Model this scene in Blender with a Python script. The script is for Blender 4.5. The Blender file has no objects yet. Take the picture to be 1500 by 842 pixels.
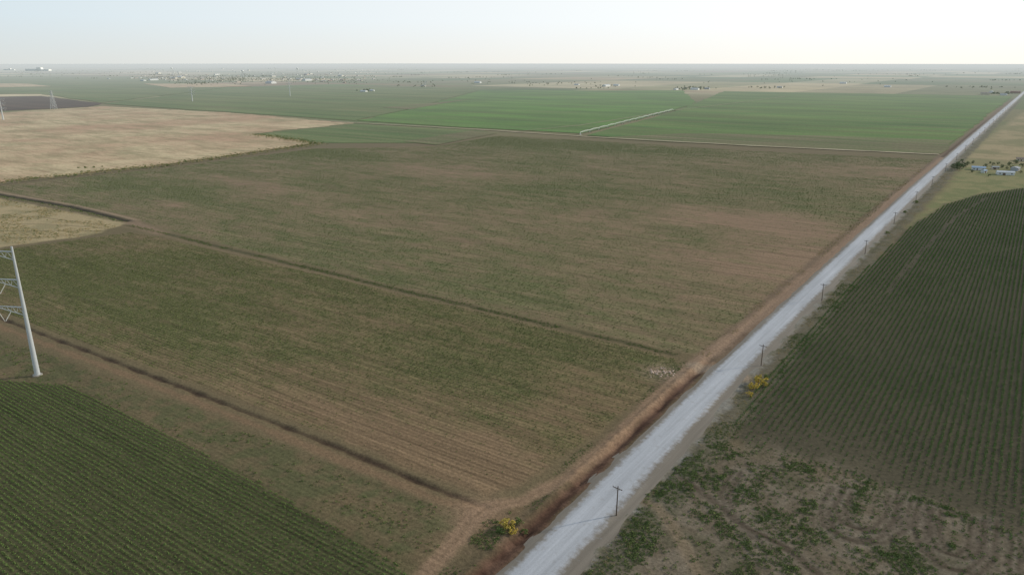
import bpy, bmesh, math, random
import numpy as np
from mathutils import Vector, Matrix

random.seed(4)
scn=bpy.context.scene
ROOT=scn.collection
CAMH=115.0; F_PX=1080.0; YAW=math.radians(35.0)
PITCH=math.atan(329/1080.0)
cp,sp=math.cos(PITCH),math.sin(PITCH); cy,sy=math.cos(YAW),math.sin(YAW)

def S(px,py):
    """plan position (metres, road runs along +Y) of an image pixel cast from the camera onto flat ground"""
    u=(px-750)/F_PX; v=(py-421)/F_PX
    dn=sp+v*cp; fw=cp-v*sp
    R=u/dn*CAMH; Fd=fw/dn*CAMH
    return (R*cy-Fd*sy, R*sy+Fd*cy)
def SP(l): return np.array([S(*p) for p in l])
def C(r,g,b,k=1.0):
    return tuple(min(1,k*((c/255)/12.92 if c/255<=0.04045 else ((c/255+0.055)/1.055)**2.4)) for c in (r,g,b))

# ---------------------------------------------------------------- noise
_L={}
def vn(x,y,s,seed=0):
    if seed not in _L: _L[seed]=np.random.default_rng(seed+100).random((256,256))
    g=_L[seed]; a=np.asarray(x)/s; b=np.asarray(y)/s
    i=np.floor(a).astype(np.int64); j=np.floor(b).astype(np.int64)
    fx=a-i; fy=b-j; fx=fx*fx*(3-2*fx); fy=fy*fy*(3-2*fy)
    i0=i%256; i1=(i+1)%256; j0=j%256; j1=(j+1)%256
    return (g[i0,j0]*(1-fx)+g[i1,j0]*fx)*(1-fy)+(g[i0,j1]*(1-fx)+g[i1,j1]*fx)*fy
def fbm(x,y,s,seed=0):
    return (vn(x,y,s,seed)+.5*vn(x,y,s/2.1,seed+1)+.25*vn(x,y,s/4.3,seed+2))/1.75
def inpoly(X,Y,P):
    r=np.zeros(X.shape,bool); n=len(P)
    for a in range(n):
        x1,y1=P[a]; x2,y2=P[(a+1)%n]
        if y1==y2: continue
        c=((Y<y1)!=(Y<y2))
        xi=x1+(Y-y1)*(x2-x1)/(y2-y1)
        r^=(c&(X<xi))
    return r
def pdist(X,Y,P,closed=False):
    d=np.full(X.shape,1e9); n=len(P)
    for a in range(n if closed else n-1):
        x1,y1=P[a]; x2,y2=P[(a+1)%n]; dx,dy=x2-x1,y2-y1
        t=np.clip(((X-x1)*dx+(Y-y1)*dy)/(dx*dx+dy*dy+1e-9),0,1)
        d=np.minimum(d,np.hypot(X-x1-t*dx,Y-y1-t*dy))
    return d
def sstep(a,b,x):
    t=np.clip((x-a)/(b-a),0,1); return t*t*(3-2*t)
def polymask(X,Y,P,soft=2.0,wob=0.0,seed=3):
    m=np.zeros(X.shape); pad=soft+wob+5
    bb=(X>P[:,0].min()-pad)&(X<P[:,0].max()+pad)&(Y>P[:,1].min()-pad)&(Y<P[:,1].max()+pad)
    x=X[bb]; y=Y[bb]
    d=pdist(x,y,P,True); d=np.where(inpoly(x,y,P),d,-d)
    if wob: d=d+(fbm(x,y,9,seed)-.5)*2*wob
    m[bb]=sstep(-soft,soft,d); return m
def linemask(X,Y,P,w,soft=1.0,wob=0.0,seed=5):
    m=np.zeros(X.shape); pad=w+soft+wob+5
    bb=(X>P[:,0].min()-pad)&(X<P[:,0].max()+pad)&(Y>P[:,1].min()-pad)&(Y<P[:,1].max()+pad)
    x=X[bb]; y=Y[bb]; d=pdist(x,y,P)
    if wob: d=d+(fbm(x,y,6,seed)-.5)*2*wob
    m[bb]=1-sstep(w/2-soft,w/2+soft,d); return m

# ---------------------------------------------------------------- road line
RC=np.array([(-.645,-1.0),(-.66,-.5),(-.692,1.065),(-.708,1.6),(-.722,2.339),(-.728,3.17),(-.735,4.58),(-.743,6.97),(-.735,10.2),(-.70,17.6),(-.63,31.2),(-.45,60),(0.2,150)])*CAMH
def road_x(y): return np.interp(y,RC[:,1],RC[:,0])

# ---------------------------------------------------------------- outlines given in image pixels
P_ML=SP([(-150,388),(0,366),(190,341),(240,349),(600,433),(985,524),(1000,540),(955,572),(850,650),(760,712),(715,728),(640,702),(400,603),(200,530),(0,456),(-150,402)])
P_MU=SP([(0,279),(190,317),(245,337),(600,424),(985,513),(1025,518),(1055,495),(1243,345),(1368,234),(1100,221),(860,206),(730,199),(640,214),(460,218),(250,245),(0,273)])
P_DRY=SP([(-300,250),(0,291),(185,327),(130,345),(0,362),(-300,400)])
P_R=SP([(1700,262),(1500,276),(1440,284),(1385,300),(1335,332),(1230,430),(1145,525),(1090,595),(1055,643),(1130,662),(1250,700),(1400,760),(1560,830),(1750,910)])
P_L=SP([(-200,490),(0,556),(95,563),(200,612),(400,718),(600,838),(700,905),(-250,1050)])
P_W=SP([(-200,430),(0,492),(300,606),(640,742),(690,762),(640,842),(600,836),(400,717),(200,611),(95,561),(0,552),(-200,485)])
P_BR=SP([(835,870),(950,722),(1010,662),(1055,648),(1130,655),(1250,690),(1400,745),(1560,810),(1750,890),(1700,1100),(820,1100)])
L_DITCH=SP([(-200,392),(0,466),(300,580),(500,657),(640,716),(712,744)])
L_TR1=SP([(-200,400),(0,478),(300,593),(500,673),(640,731),(705,748)])
L_TR2=SP([(560,900),(620,842),(665,795),(690,762),(712,743),(760,735),(820,705),(880,658),(940,602),(985,560),(1010,541),(1040,531)])
L_EDGE=SP([(1010,541),(1030,524),(1100,474),(1200,390),(1300,299),(1380,231)])
L_DIV=SP([(190,330),(245,343),(600,428),(985,518)])
L_DT2=SP([(-300,225),(0,285),(100,302),(190,324)])
L_BRT=SP([(935,728),(962,742),(985,770),(1005,805),(1030,850),(1060,900)])
ARCS=[SP(p) for p in [
 [(1225,715),(1208,745),(1215,772),(1245,792),(1290,792),(1322,770),(1330,725)],
 [(1243,718),(1230,745),(1240,768),(1262,776),(1288,774),(1304,757),(1308,722)],
 [(1352,738),(1346,775),(1358,808),(1385,832),(1425,838),(1450,815),(1452,760)],
 [(1372,745),(1368,780),(1382,808),(1405,816),(1426,805),(1432,760)],
 [(1490,790),(1485,830),(1500,870)],[(1080,690),(1060,725),(1075,760),(1110,790)],
 [(1000,700),(1040,730),(1090,770),(1150,800),(1210,850)]]]

def road_off(X,Y): return X-road_x(Y)
def height(X,Y):
    X=np.asarray(X,float);Y=np.asarray(Y,float)
    d=np.hypot(X+150,Y-250); fade=1-sstep(500,800,d)
    ro=road_off(X,Y)
    flat=sstep(9,20,np.abs(ro))
    z=((fbm(X,Y,22,11)-.5)*.6+(vn(X,Y,3,14)-.5)*.16)*fade*flat
    near=1-sstep(250,285,Y)
    z+=-1.1*np.exp(-((ro+10.4)/1.5)**2)*(.25+.75*near)*fade*(.5+1.0*vn(X,Y,5,23))+ .8*np.exp(-((ro+13.2)/1.1)**2)*near*(vn(X,Y,2.5,22)+.1)
    z+=-.35*np.exp(-((ro-10)/1.5)**2)*fade
    for L,dz,w in ((L_DITCH,-.45,.8),(L_DT2,-1.3,2.2)):
        dd=linemask(X,Y,L,w*2,w*.9,.8); z+=dz*dd*(.3+1.2*vn(X,Y,5,77))
    return z

# ---------------------------------------------------------------- materials
def newmat(n):
    m=bpy.data.materials.new(n); m.use_nodes=True; nt=m.node_tree; nt.nodes.clear()
    return m,nt,nt.nodes,nt.links
def principled(nt,rough=.9,spec=.15):
    N=nt.nodes; o=N.new('ShaderNodeOutputMaterial'); b=N.new('ShaderNodeBsdfPrincipled')
    b.inputs['Roughness'].default_value=rough; b.inputs['Specular IOR Level'].default_value=spec
    nt.links.new(b.outputs[0],o.inputs[0]); return b
def diffuse(nt):
    N=nt.nodes; o=N.new('ShaderNodeOutputMaterial'); b=N.new('ShaderNodeBsdfDiffuse'); nt.links.new(b.outputs[0],o.inputs[0]); return b
def noise(nt,scale,detail=4,vec=None,sc=(1,1,1),rough=.6):
    N=nt.nodes; n=N.new('ShaderNodeTexNoise'); n.inputs['Scale'].default_value=scale; n.inputs['Detail'].default_value=detail
    n.inputs['Roughness'].default_value=rough
    mp=N.new('ShaderNodeMapping'); mp.inputs['Scale'].default_value=sc
    if vec is None:
        g=N.new('ShaderNodeNewGeometry'); vec=g.outputs['Position']
    nt.links.new(vec,mp.inputs[0]); nt.links.new(mp.outputs[0],n.inputs['Vector']); return n.outputs['Fac']
def maprange(nt,v,a,b,c,d):
    m=nt.nodes.new('ShaderNodeMapRange'); nt.links.new(v,m.inputs[0])
    for i,x in zip((1,2,3,4),(a,b,c,d)): m.inputs[i].default_value=x
    return m.outputs[0]
def mixc(nt,f,a,b,mode='MIX'):
    m=nt.nodes.new('ShaderNodeMix'); m.data_type='RGBA'; m.blend_type=mode
    for s,v in ((m.inputs[0],f),(m.inputs[6],a),(m.inputs[7],b)):
        if isinstance(v,(int,float)): s.default_value=v
        elif isinstance(v,tuple): s.default_value=(*v[:3],1)
        else: nt.links.new(v,s)
    return m.outputs[2]
def scalec(nt,col,f):
    m=nt.nodes.new('ShaderNodeVectorMath'); m.operation='SCALE'
    if isinstance(col,tuple): m.inputs[0].default_value=col
    else: nt.links.new(col,m.inputs[0])
    nt.links.new(f,m.inputs['Scale']); return m.outputs[0]
def mathn(nt,op,a,b):
    m=nt.nodes.new('ShaderNodeMath'); m.operation=op
    for s,v in ((m.inputs[0],a),(m.inputs[1],b)):
        if isinstance(v,(int,float)): s.default_value=v
        else: nt.links.new(v,s)
    return m.outputs[0]
def bump(nt,b,h,strength=.5,dist=.2):
    n=nt.nodes.new('ShaderNodeBump'); n.inputs['Strength'].default_value=strength; n.inputs['Distance'].default_value=dist
    nt.links.new(h,n.inputs['Height']); nt.links.new(n.outputs[0],b.inputs['Normal'])
HAZE_C=C(230,231,225); HAZE_L=8600.0  # tint and reach of the atmospheric haze painted into surface colours
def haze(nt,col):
    """aerial haze painted into the base colour, thicker with distance from the origin"""
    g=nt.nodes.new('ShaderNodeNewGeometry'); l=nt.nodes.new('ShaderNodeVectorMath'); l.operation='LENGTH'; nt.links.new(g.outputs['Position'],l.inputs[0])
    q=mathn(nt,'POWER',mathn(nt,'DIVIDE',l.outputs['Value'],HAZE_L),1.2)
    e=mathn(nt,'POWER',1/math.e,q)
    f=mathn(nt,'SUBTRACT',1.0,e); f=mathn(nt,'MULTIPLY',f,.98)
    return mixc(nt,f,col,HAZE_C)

def mat_simple(name,col,var=.15,scale=2.0,rough=.8,spec=.2,sc=(1,1,1)):
    m,nt,N,L=newmat(name); b=principled(nt,rough,spec)
    f=noise(nt,scale,4,sc=sc); f=maprange(nt,f,.25,.75,1-var,1+var)
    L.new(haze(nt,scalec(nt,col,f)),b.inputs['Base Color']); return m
def mat_field(name,c1,c2,c3,big=.006,streak=(.05,1,1),sst=.05,var=.25,s_amt=.8):
    m,nt,N,L=newmat(name); b=diffuse(nt)
    f=maprange(nt,noise(nt,big,4,sc=(1,1.6,1)),.4,.6,0,1)
    c=mixc(nt,f,c1,c2)
    s=maprange(nt,noise(nt,sst,3,sc=streak),.42,.66,0,s_amt)
    c=mixc(nt,s,c,c3)
    bd=maprange(nt,noise(nt,.012,3,sc=(.08,1,1)),.35,.65,.84,1.14)
    v=mathn(nt,'MULTIPLY',bd,maprange(nt,noise(nt,.25,4),.3,.7,1-var,1+var))
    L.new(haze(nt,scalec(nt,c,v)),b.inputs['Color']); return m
def mat_leaf(name,c1,c2,c3,far=False,vary=True):
    m,nt,N,L=newmat(name); b=diffuse(nt)
    oi=N.new('ShaderNodeObjectInfo')
    g=N.new('ShaderNodeNewGeometry')
    c=mixc(nt,oi.outputs['Random'],c1,c2)
    r=maprange(nt,g.outputs['Random Per Island'],.55,1,0,.8)
    c=mixc(nt,r,c,c3)
    if vary: c=scalec(nt,c,maprange(nt,noise(nt,.03,1),.35,.65,.82,1.2))
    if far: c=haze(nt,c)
    L.new(c,b.inputs['Color']); return m

# ---------------------------------------------------------------- helpers
def add(name,me,parent=None,kind=None,label=None,cat=None,group=None,loc=None):
    o=bpy.data.objects.new(name,me); ROOT.objects.link(o)
    if parent: o.parent=parent
    if loc is not None: o.location=loc
    if kind: o['kind']=kind
    if label: o['label']=label
    if cat: o['category']=cat
    if group: o['group']=group
    return o
def mesh(name,v,f,mats=(),idx=None,smooth=False):
    me=bpy.data.meshes.new(name); me.from_pydata([tuple(p) for p in v],[],f)
    for m in mats: me.materials.append(m)
    if idx is not None: me.polygons.foreach_set('material_index',idx)
    if smooth: me.polygons.foreach_set('use_smooth',[True]*len(me.polygons))
    me.update(); return me
class MB:
    def __init__(s): s.v=[];s.f=[]
    def cube(s,cx,cy_,cz,sx,sy_,sz):
        k=len(s.v)
        for dz in(-.5,.5):
            for dx,dy in((-.5,-.5),(.5,-.5),(.5,.5),(-.5,.5)): s.v.append((cx+dx*sx,cy_+dy*sy_,cz+dz*sz))
        for q in((3,2,1,0),(4,5,6,7),(0,1,5,4),(1,2,6,5),(2,3,7,6),(3,0,4,7)): s.f.append([k+i for i in q])
        return s
    def rod(s,p,q,r1,r2=None,n=6):
        r2=r1 if r2 is None else r2
        p=Vector(p);q=Vector(q);d=(q-p).normalized()
        a=d.orthogonal().normalized(); b=d.cross(a); k=len(s.v)
        for c,r in((p,r1),(q,r2)):
            for i in range(n):
                t=2*math.pi*i/n; s.v.append(tuple(c+a*math.cos(t)*r+b*math.sin(t)*r))
        for i in range(n): j=(i+1)%n; s.f.append([k+i,k+j,k+n+j,k+n+i])
        s.f.append([k+i for i in range(n)][::-1]); s.f.append([k+n+i for i in range(n)]); return s
    def mesh(s,name,mat,smooth=False): return mesh(name,s.v,s.f,[mat] if mat else [],smooth=smooth)

# ---------------------------------------------------------------- ground sheet
def axis(core0,core1,cs,mid0,mid1,ms,gneg,gpos,ext):
    a=list(np.arange(core0,core1,cs))
    x=core1
    while x<mid1: a.append(x); x+=ms
    st=ms
    while x<ext: a.append(x); st*=gpos; x+=st
    a.append(ext); x=core0-ms
    while x>mid0: a.append(x); x-=ms
    st=ms
    while x>-ext: a.append(x); st*=gneg; x-=st
    a.append(-ext); return np.array(sorted(a))
EXT=75000
xs=axis(-340,20,.9,-760,60,2.0,1.02,1.05,EXT)
ys=axis(100,330,.9,40,760,2.0,1.06,1.02,EXT)
X,Y=np.meshgrid(xs,ys); X=X.ravel();Y=Y.ravel()
Z=height(X,Y)
def mixin(col,m,c): 
    c=np.asarray(c,float)
    col[:]=col*(1-m[:,None])+c*m[:,None]
n1=fbm(X,Y,60,31); n2=fbm(X,Y,14,41); n3=fbm(X,Y,350,51); n4=fbm(X,Y,4,45)
col=np.zeros((len(X),3)); col[:]=C(122,116,82)
mixin(col,sstep(.45,.6,n3),C(104,112,72))
mixin(col,(1-sstep(700,1000,np.hypot(X+200,Y-300)))*.9,C(112,98,74))
rowx=np.zeros(len(X))

def blobs(X,Y,L):
    r=np.zeros(X.shape)
    for (px,py,rx,ry,a) in L:
        bx,by=S(px,py); r+=a*np.exp(-((X-bx)/rx)**2-((Y-by)/ry)**2)
    return r
BU=[(1060,400,70,40,.4),(1150,330,110,60,.5),(1330,250,90,90,.35),(350,268,90,22,.5),(640,248,120,40,.35),(900,330,120,40,.2),(250,300,50,15,.25),(1000,480,60,20,.25),(560,330,80,20,.15),(1180,380,40,50,.45),
    (200,275,140,25,-.3),(480,225,160,35,-.4),(700,205,200,50,-.4),(860,280,120,40,-.15),(560,400,80,30,-.2),(900,215,250,60,-.25),(1280,226,150,60,-.1)]
BLo=[(600,640,70,18,.5),(700,705,40,20,.55),(880,590,30,30,.4),(330,560,80,10,.25),(760,640,40,20,.25),(120,400,110,30,-.3),(450,420,100,20,-.2),(300,480,90,20,-.15),(900,530,40,15,-.1)]
def dens_MU(x,y):
    st=fbm(x*.35,y,9,61); lg=fbm(x*.75,y,70,71); fi=vn(x*.5,y,2.6,63)
    return np.clip(.64-blobs(x,y,BU)+(st-.5)*.75+(lg-.5)*.5+(fi-.5)*.4,0,1)
def dens_ML(x,y):
    st=fbm(x*.3,y,6,81); lg=fbm(x*.75,y,45,91); fi=vn(x*.4,y,1.9,83)
    return np.clip(.68-blobs(x,y,BLo)+(st-.5)*.75+(lg-.5)*.55+(fi-.5)*.4,0,1)

m=polymask(X,Y,SP([(1700,240),(1500,190),(1440,205),(1395,262),(1330,335),(1385,300),(1440,284),(1500,276),(1700,262)]),6,4); mixin(col,m,C(134,128,88)); mixin(col,m*sstep(.45,.6,n2)*.6,C(104,112,70))
m=polymask(X,Y,SP([(1700,180),(1500,165),(1430,215),(1400,245),(1500,240),(1700,235)]),10,4); mixin(col,m,C(158,142,108)); mixin(col,m*sstep(.45,.62,n1)*.7,C(118,118,80)); mixin(col,m*sstep(.5,.65,n2)*.5,C(128,120,86))
m=polymask(X,Y,P_R,4,4); mixin(col,m,C(84,78,62)); mixin(col,m*sstep(.45,.65,n1)*.4,C(72,70,54))
m=polymask(X,Y,P_BR,9,7); mixin(col,m,C(108,97,80)); mixin(col,m*sstep(.4,.7,n4)*.5,C(132,121,104)); mixin(col,m*sstep(.5,.7,n1)*.6,C(88,82,64)); mixin(col,m*sstep(.55,.7,n2)*.5,C(84,82,60))
ro=road_off(X,Y)
vm=sstep(5,7,ro)*(1-sstep(15,20,ro+(n2-.5)*8)); mixin(col,vm*.85,C(108,101,84)); mixin(col,vm*sstep(.5,.65,n4)*.6,C(84,84,60))
mixin(col,(1-sstep(7,11,ro+(n4-.5)*7))*sstep(0,1,ro)*.8,C(134,131,123))
mM=polymask(X,Y,P_MU,2.5,2); dU=dens_MU(X,Y); mixin(col,mM,C(140,117,94)); mixin(col,mM*np.clip(dU*1.1,0,1)*.85,C(96,102,64)); rowx+=mM
mL=polymask(X,Y,P_ML,2.5,1.5); dL=dens_ML(X,Y); mixin(col,mL,C(128,107,82)); mixin(col,mL*dL*.8,C(94,98,60)); rowx+=mL
m=polymask(X,Y,P_DRY,3,3); mixin(col,m,C(168,150,114)); mixin(col,m*sstep(.5,.65,n2)*.5,C(128,122,88))
m=polymask(X,Y,P_L,2,1); mixin(col,m,C(84,82,56)); rowx+=m
m=polymask(X,Y,P_W,2,2); mixin(col,m,C(106,95,70)); mixin(col,m*sstep(.4,.6,n4)*.55,C(84,90,58)); mixin(col,m*sstep(.5,.7,n2)*.5,C(118,100,76)); rowx+=m*.5
m=polymask(X,Y,SP([(700,762),(760,740),(850,700),(770,770),(690,850)]),2,2); mixin(col,m,C(108,92,68))
nearm=(1-sstep(262,282,Y))
lm=(1-sstep(-6,-5,ro))*sstep(-20,-14,ro+(n2-.5)*6)*nearm; mixin(col,lm,C(102,90,68)); mixin(col,lm*sstep(.45,.6,n4)*.6,C(122,104,82))
dm=np.exp(-((ro+9.9+(n2-.5)*2.4)/2.3)**2)*nearm; mixin(col,np.clip(dm*1.4,0,1),C(84,62,50)); mixin(col,np.clip(dm*1.5,0,1)*sstep(.42,.56,n4)*.75,C(112,86,70))
lm=(1-sstep(-6.5,-5,ro))*sstep(-18,-14,ro+(n2-.5)*3)*sstep(262,280,Y); mixin(col,lm*.9,C(118,100,82))
dm=np.exp(-((ro+9.2)/1.9)**2)*sstep(280,300,Y)*(1-sstep(1500,2200,Y)); mixin(col,np.clip(dm*1.3,0,1)*.85,C(86,68,56))
mixin(col,linemask(X,Y,L_EDGE,6.5,2.2,1.4)*.9,C(148,124,102))
m=linemask(X,Y,L_DIV,3.4,2,1.8); mixin(col,m*.75,C(70,70,46)); 
mixin(col,linemask(X,Y,L_DIV+np.array([0,-4.5]),3,1.2,.8)*.4,C(134,115,90))
mixin(col,linemask(X,Y,L_DITCH,2.0,1.0,1.1)*.9,C(66,52,42))
mixin(col,linemask(X,Y,L_TR1,3.2,1.4,1.3)*.75,C(130,106,82))
mixin(col,linemask(X,Y,L_TR2,4.6,1.6,1.3)*.95,C(148,122,98))
mixin(col,np.exp(-((X-S(700,752)[0])**2+(Y-S(700,752)[1])**2)/55)*.9,C(148,122,98))
mixin(col,linemask(X,Y,L_TR2,1.3,.7,.3)*.4,C(114,96,74))
mixin(col,linemask(X,Y,SP([(1020,536),(1045,540),(1060,546),(1085,552)]),8,2,1)*.85,C(150,132,112))
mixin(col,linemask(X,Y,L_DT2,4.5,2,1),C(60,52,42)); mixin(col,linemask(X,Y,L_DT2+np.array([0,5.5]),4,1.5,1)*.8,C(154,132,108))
mixin(col,linemask(X,Y,SP([(190,324),(235,342)]),10,3,2),C(134,114,92))
for A in ARCS:
    mixin(col,linemask(X,Y,A,4.4,1.4,.8)*.4,C(134,123,108)); mixin(col,linemask(X,Y,A+np.array([1.1,0]),1.3,.6,.3)*.7,C(68,58,46)); mixin(col,linemask(X,Y,A-np.array([1.1,0]),1.3,.6,.3)*.7,C(68,58,46))
m=linemask(X,Y,L_BRT,3.2,.9,.5); mixin(col,m*.85,C(134,117,96)); mixin(col,linemask(X,Y,L_BRT,1.2,.6,.2)*.5,C(98,90,68))
for i in range(4):
    Ld=SP([(-100,318+i*11),(60,318+i*10),(150,330+i*4)]); mixin(col,linemask(X,Y,Ld,1.6,.8,.4)*.6,C(92,86,60))
sx,sy_=S(972,545); mixin(col,np.exp(-((X-sx)**2+(Y-sy_)**2)/60)*.8,C(152,132,112))
dist=np.hypot(X,Y); far=sstep(2600,3400,dist)
nx,ny=len(xs),len(ys)
me=bpy.data.meshes.new('ground'); me.vertices.add(nx*ny)
me.vertices.foreach_set('co',np.stack([X,Y,Z],1).astype(np.float32).ravel())
ii,jj=np.meshgrid(np.arange(nx-1),np.arange(ny-1)); a=(jj*nx+ii).ravel()
q=np.stack([a,a+1,a+1+nx,a+nx],1).astype(np.int32)
me.loops.add(q.size); me.loops.foreach_set('vertex_index',q.ravel())
me.polygons.add(len(q)); me.polygons.foreach_set('loop_start',np.arange(0,q.size,4,dtype=np.int32))
me.update(calc_edges=True); me.polygons.foreach_set('use_smooth',np.ones(len(q),bool))
at=me.color_attributes.new('soil_colour','FLOAT_COLOR','POINT'); at.data.foreach_set('color',np.concatenate([col,np.ones((len(X),1))],1).astype(np.float32).ravel())
for nm,arr in (('row_mask',rowx),('far_mask',far)):
    at=me.attributes.new(nm,'FLOAT','POINT'); at.data.foreach_set('value',np.clip(arr,0,1).astype(np.float32))

m,nt,N,L=newmat('soil_and_farmland'); b=diffuse(nt)
def attr(n):
    a=N.new('ShaderNodeAttribute'); a.attribute_name=n; return a
base=attr('soil_colour').outputs['Color']; rm=attr('row_mask').outputs['Fac']; fm=attr('far_mask').outputs['Fac']
fine=maprange(nt,noise(nt,.9,5,rough=.75),.3,.7,.62,1.38)
c=scalec(nt,base,fine)
g=N.new('ShaderNodeNewGeometry')
wv=N.new('ShaderNodeTexWave'); wv.bands_direction='Y'; wv.inputs['Scale'].default_value=2*math.pi/20/1.7; wv.inputs['Distortion'].default_value=.3; wv.inputs['Detail'].default_value=1
L.new(g.outputs['Position'],wv.inputs['Vector'])
st=maprange(nt,wv.outputs['Fac'],0,1,.86,1.1)
st=mathn(nt,'MULTIPLY',st,maprange(nt,noise(nt,1.0,3,sc=(.012,.5,1)),.34,.66,.78,1.2))
c=mixc(nt,rm,c,scalec(nt,c,st))
def patch(inc,seed):
    mp=N.new('ShaderNodeVectorMath'); mp.operation='MULTIPLY_ADD'; mp.inputs[1].default_value=(1,1,0); mp.inputs[2].default_value=(seed*37,seed*91,seed)
    L.new(g.outputs['Position'],mp.inputs[0])
    sn=N.new('ShaderNodeVectorMath'); sn.operation='SNAP'; sn.inputs[1].default_value=inc; L.new(mp.outputs[0],sn.inputs[0])
    wn=N.new('ShaderNodeTexWhiteNoise'); wn.noise_dimensions='3D'; L.new(sn.outputs[0],wn.inputs['Vector']); return wn.outputs['Value']
def ramp(v,stops):
    r=N.new('ShaderNodeValToRGB'); r.color_ramp.interpolation='CONSTANT'; e=r.color_ramp.elements
    while len(e)<len(stops): e.new(.5)
    for i,(p,cc) in enumerate(stops): e[i].position=p; e[i].color=(*cc,1)
    L.new(v,r.inputs[0]); return r.outputs[0]
cols=[(0,C(84,104,60)),(.2,C(108,114,74)),(.36,C(96,118,66)),(.52,C(182,166,128)),(.66,C(122,118,86)),(.76,C(136,112,88)),(.86,C(104,110,72)),(.92,C(202,186,150))]
p1=ramp(patch((800,800,1),1),cols); p2=ramp(patch((400,1600,1),2),cols)
fc=mixc(nt,patch((1600,800,1),3),p1,p2)
fc=scalec(nt,fc,maprange(nt,noise(nt,.004,5,rough=.7),.3,.7,.75,1.25))
tr=maprange(nt,noise(nt,.02,3,sc=(.3,1,1)),.62,.66,0,.5)
fc=mixc(nt,tr,fc,C(66,76,50))
c=mixc(nt,fm,c,fc)
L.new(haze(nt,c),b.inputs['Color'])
bump(nt,b,noise(nt,1.6,3,rough=.7),.8,.2)
me.materials.append(m)
add('ground',me,kind='structure')

# ---------------------------------------------------------------- road
rm_,nt,N,L=newmat('pale_gravel'); b=principled(nt,.9,.2)
f2=maprange(nt,noise(nt,3.0,4,rough=.8),.3,.7,.88,1.12)
f=maprange(nt,noise(nt,.7,4,sc=(1,.03,1)),.3,.7,.84,1.13)
f3=maprange(nt,noise(nt,.05,3,sc=(1,.3,1)),.35,.65,.93,1.06)
at=N.new('ShaderNodeAttribute'); at.attribute_name='track_tone'
v=mathn(nt,'MULTIPLY',f,mathn(nt,'MULTIPLY',f2,f3)); v=mathn(nt,'MULTIPLY',v,at.outputs['Fac'])
ed=N.new('ShaderNodeAttribute'); ed.attribute_name='edge_dust'
en=maprange(nt,mathn(nt,'ADD',ed.outputs['Fac'],mathn(nt,'MULTIPLY',noise(nt,.5,5,rough=.7),1.4)),.8,1.4,0,1)
c=mixc(nt,en,C(174,176,179),C(126,118,106))
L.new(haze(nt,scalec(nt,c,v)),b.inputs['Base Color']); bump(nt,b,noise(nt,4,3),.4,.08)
yy=list(np.arange(-115,600,3.0))+list(np.arange(600,3000,25))+list(np.arange(3000,16000,250))
prof=[(-7.6,-.14,.7,1.),(-5.5,.2,.88,.8),(-4.2,.35,.95,.35),(-3.1,.4,.85,.0),(-2.2,.42,1.1,0),(-1.3,.44,1.1,0),(-.2,.46,.88,0),(.8,.45,1.08,0),(1.7,.43,1.1,0),(2.8,.4,.88,0),(4.2,.35,.95,.35),(5.6,.2,.85,.8),(8.4,-.14,.7,1.)]
vv=[];ff=[];T1=[];T2=[]
for k,y in enumerate(yy):
    x0=float(road_x(y)); extra=min(1.12,1.0+(.1*max(0,(270-y)/150) if y<270 else 0))
    for i,(o,z,t,e_) in enumerate(prof):
        w=(float(vn(y,i*31,7,90+i))-.5)*(1.6 if abs(o)>5 else .4)
        vv.append((x0+o*extra+w,y,z)); T1.append(t); T2.append(e_)
n=len(prof)
for k in range(len(yy)-1):
    for i in range(n-1):
        a=k*n+i; ff.append((a,a+1,a+1+n,a+n))
me=mesh('gravel_road',vv,ff,[rm_],None,True)
for nm,arr in (('track_tone',[.82+.18*t for t in T1]),('edge_dust',T2)):
    at=me.attributes.new(nm,'FLOAT','POINT'); at.data.foreach_set('value',np.array(arr,np.float32))
add('gravel_road',me,kind='structure')

# ---------------------------------------------------------------- far field sheets
def sheet(name,px,z,mat,jit=6,seg=60,wl=50):
    P=SP(px); out=[]
    for a in range(len(P)):
        p=P[a];q_=P[(a+1)%len(P)]; d=np.hypot(*(q_-p)); k=max(1,int(d/seg))
        for i in range(k):
            t=i/k; s=p+(q_-p)*t; nrm=np.array([-(q_-p)[1],(q_-p)[0]])/max(d,1)
            if i>0: s=s+nrm*(float(fbm(s[0],s[1],wl,7))-.5)*jit
            out.append((s[0],s[1],z))
    me=mesh(name,out,[list(range(len(out)))],[mat]); return add(name,me,kind='structure')
def strip(name,px,w,z,mat,wob=.6):
    P=SP(px) if not isinstance(px,np.ndarray) else px; out=[];fs=[]; pts=[]
    for a in range(len(P)-1):
        d=np.hypot(*(P[a+1]-P[a])); k=max(1,int(d/25))
        pts+= [P[a]+(P[a+1]-P[a])*i/k for i in range(k)]
    pts.append(P[-1]); pts=np.array(pts)
    T=np.gradient(pts,axis=0); T/=np.hypot(T[:,0],T[:,1])[:,None]
    for i,(p,t) in enumerate(zip(pts,T)):
        nr=np.array([-t[1],t[0]])
        w1=w/2*(1+wob*(random.random()-.5)); w2=w/2*(1+wob*(random.random()-.5))
        out+=[(*(p+nr*w1),z),(*(p-nr*w2),z)]
        if i: fs.append((2*i-2,2*i-1,2*i+1,2*i))
    return add(name,mesh(name,out,fs,[mat]),kind='structure')
g_dk=mat_field('green_crop_dull',C(86,108,60),C(102,116,70),C(122,122,82),big=.003)
g_br=mat_field('green_crop_bright',C(94,134,58),C(82,114,56),C(106,120,68),big=.0035)
g_md=mat_field('green_crop_mid',C(80,110,54),C(98,126,62),C(110,116,70),big=.003)
g_sp=mat_field('green_crop_sparse',C(108,107,72),C(94,105,62),C(132,119,92))
m,nt,N,L=newmat('dry_stubble'); b=diffuse(nt); tan_=m
c=mixc(nt,maprange(nt,noise(nt,.006,5),.4,.6,0,1),C(204,184,146),C(186,154,124))
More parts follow.
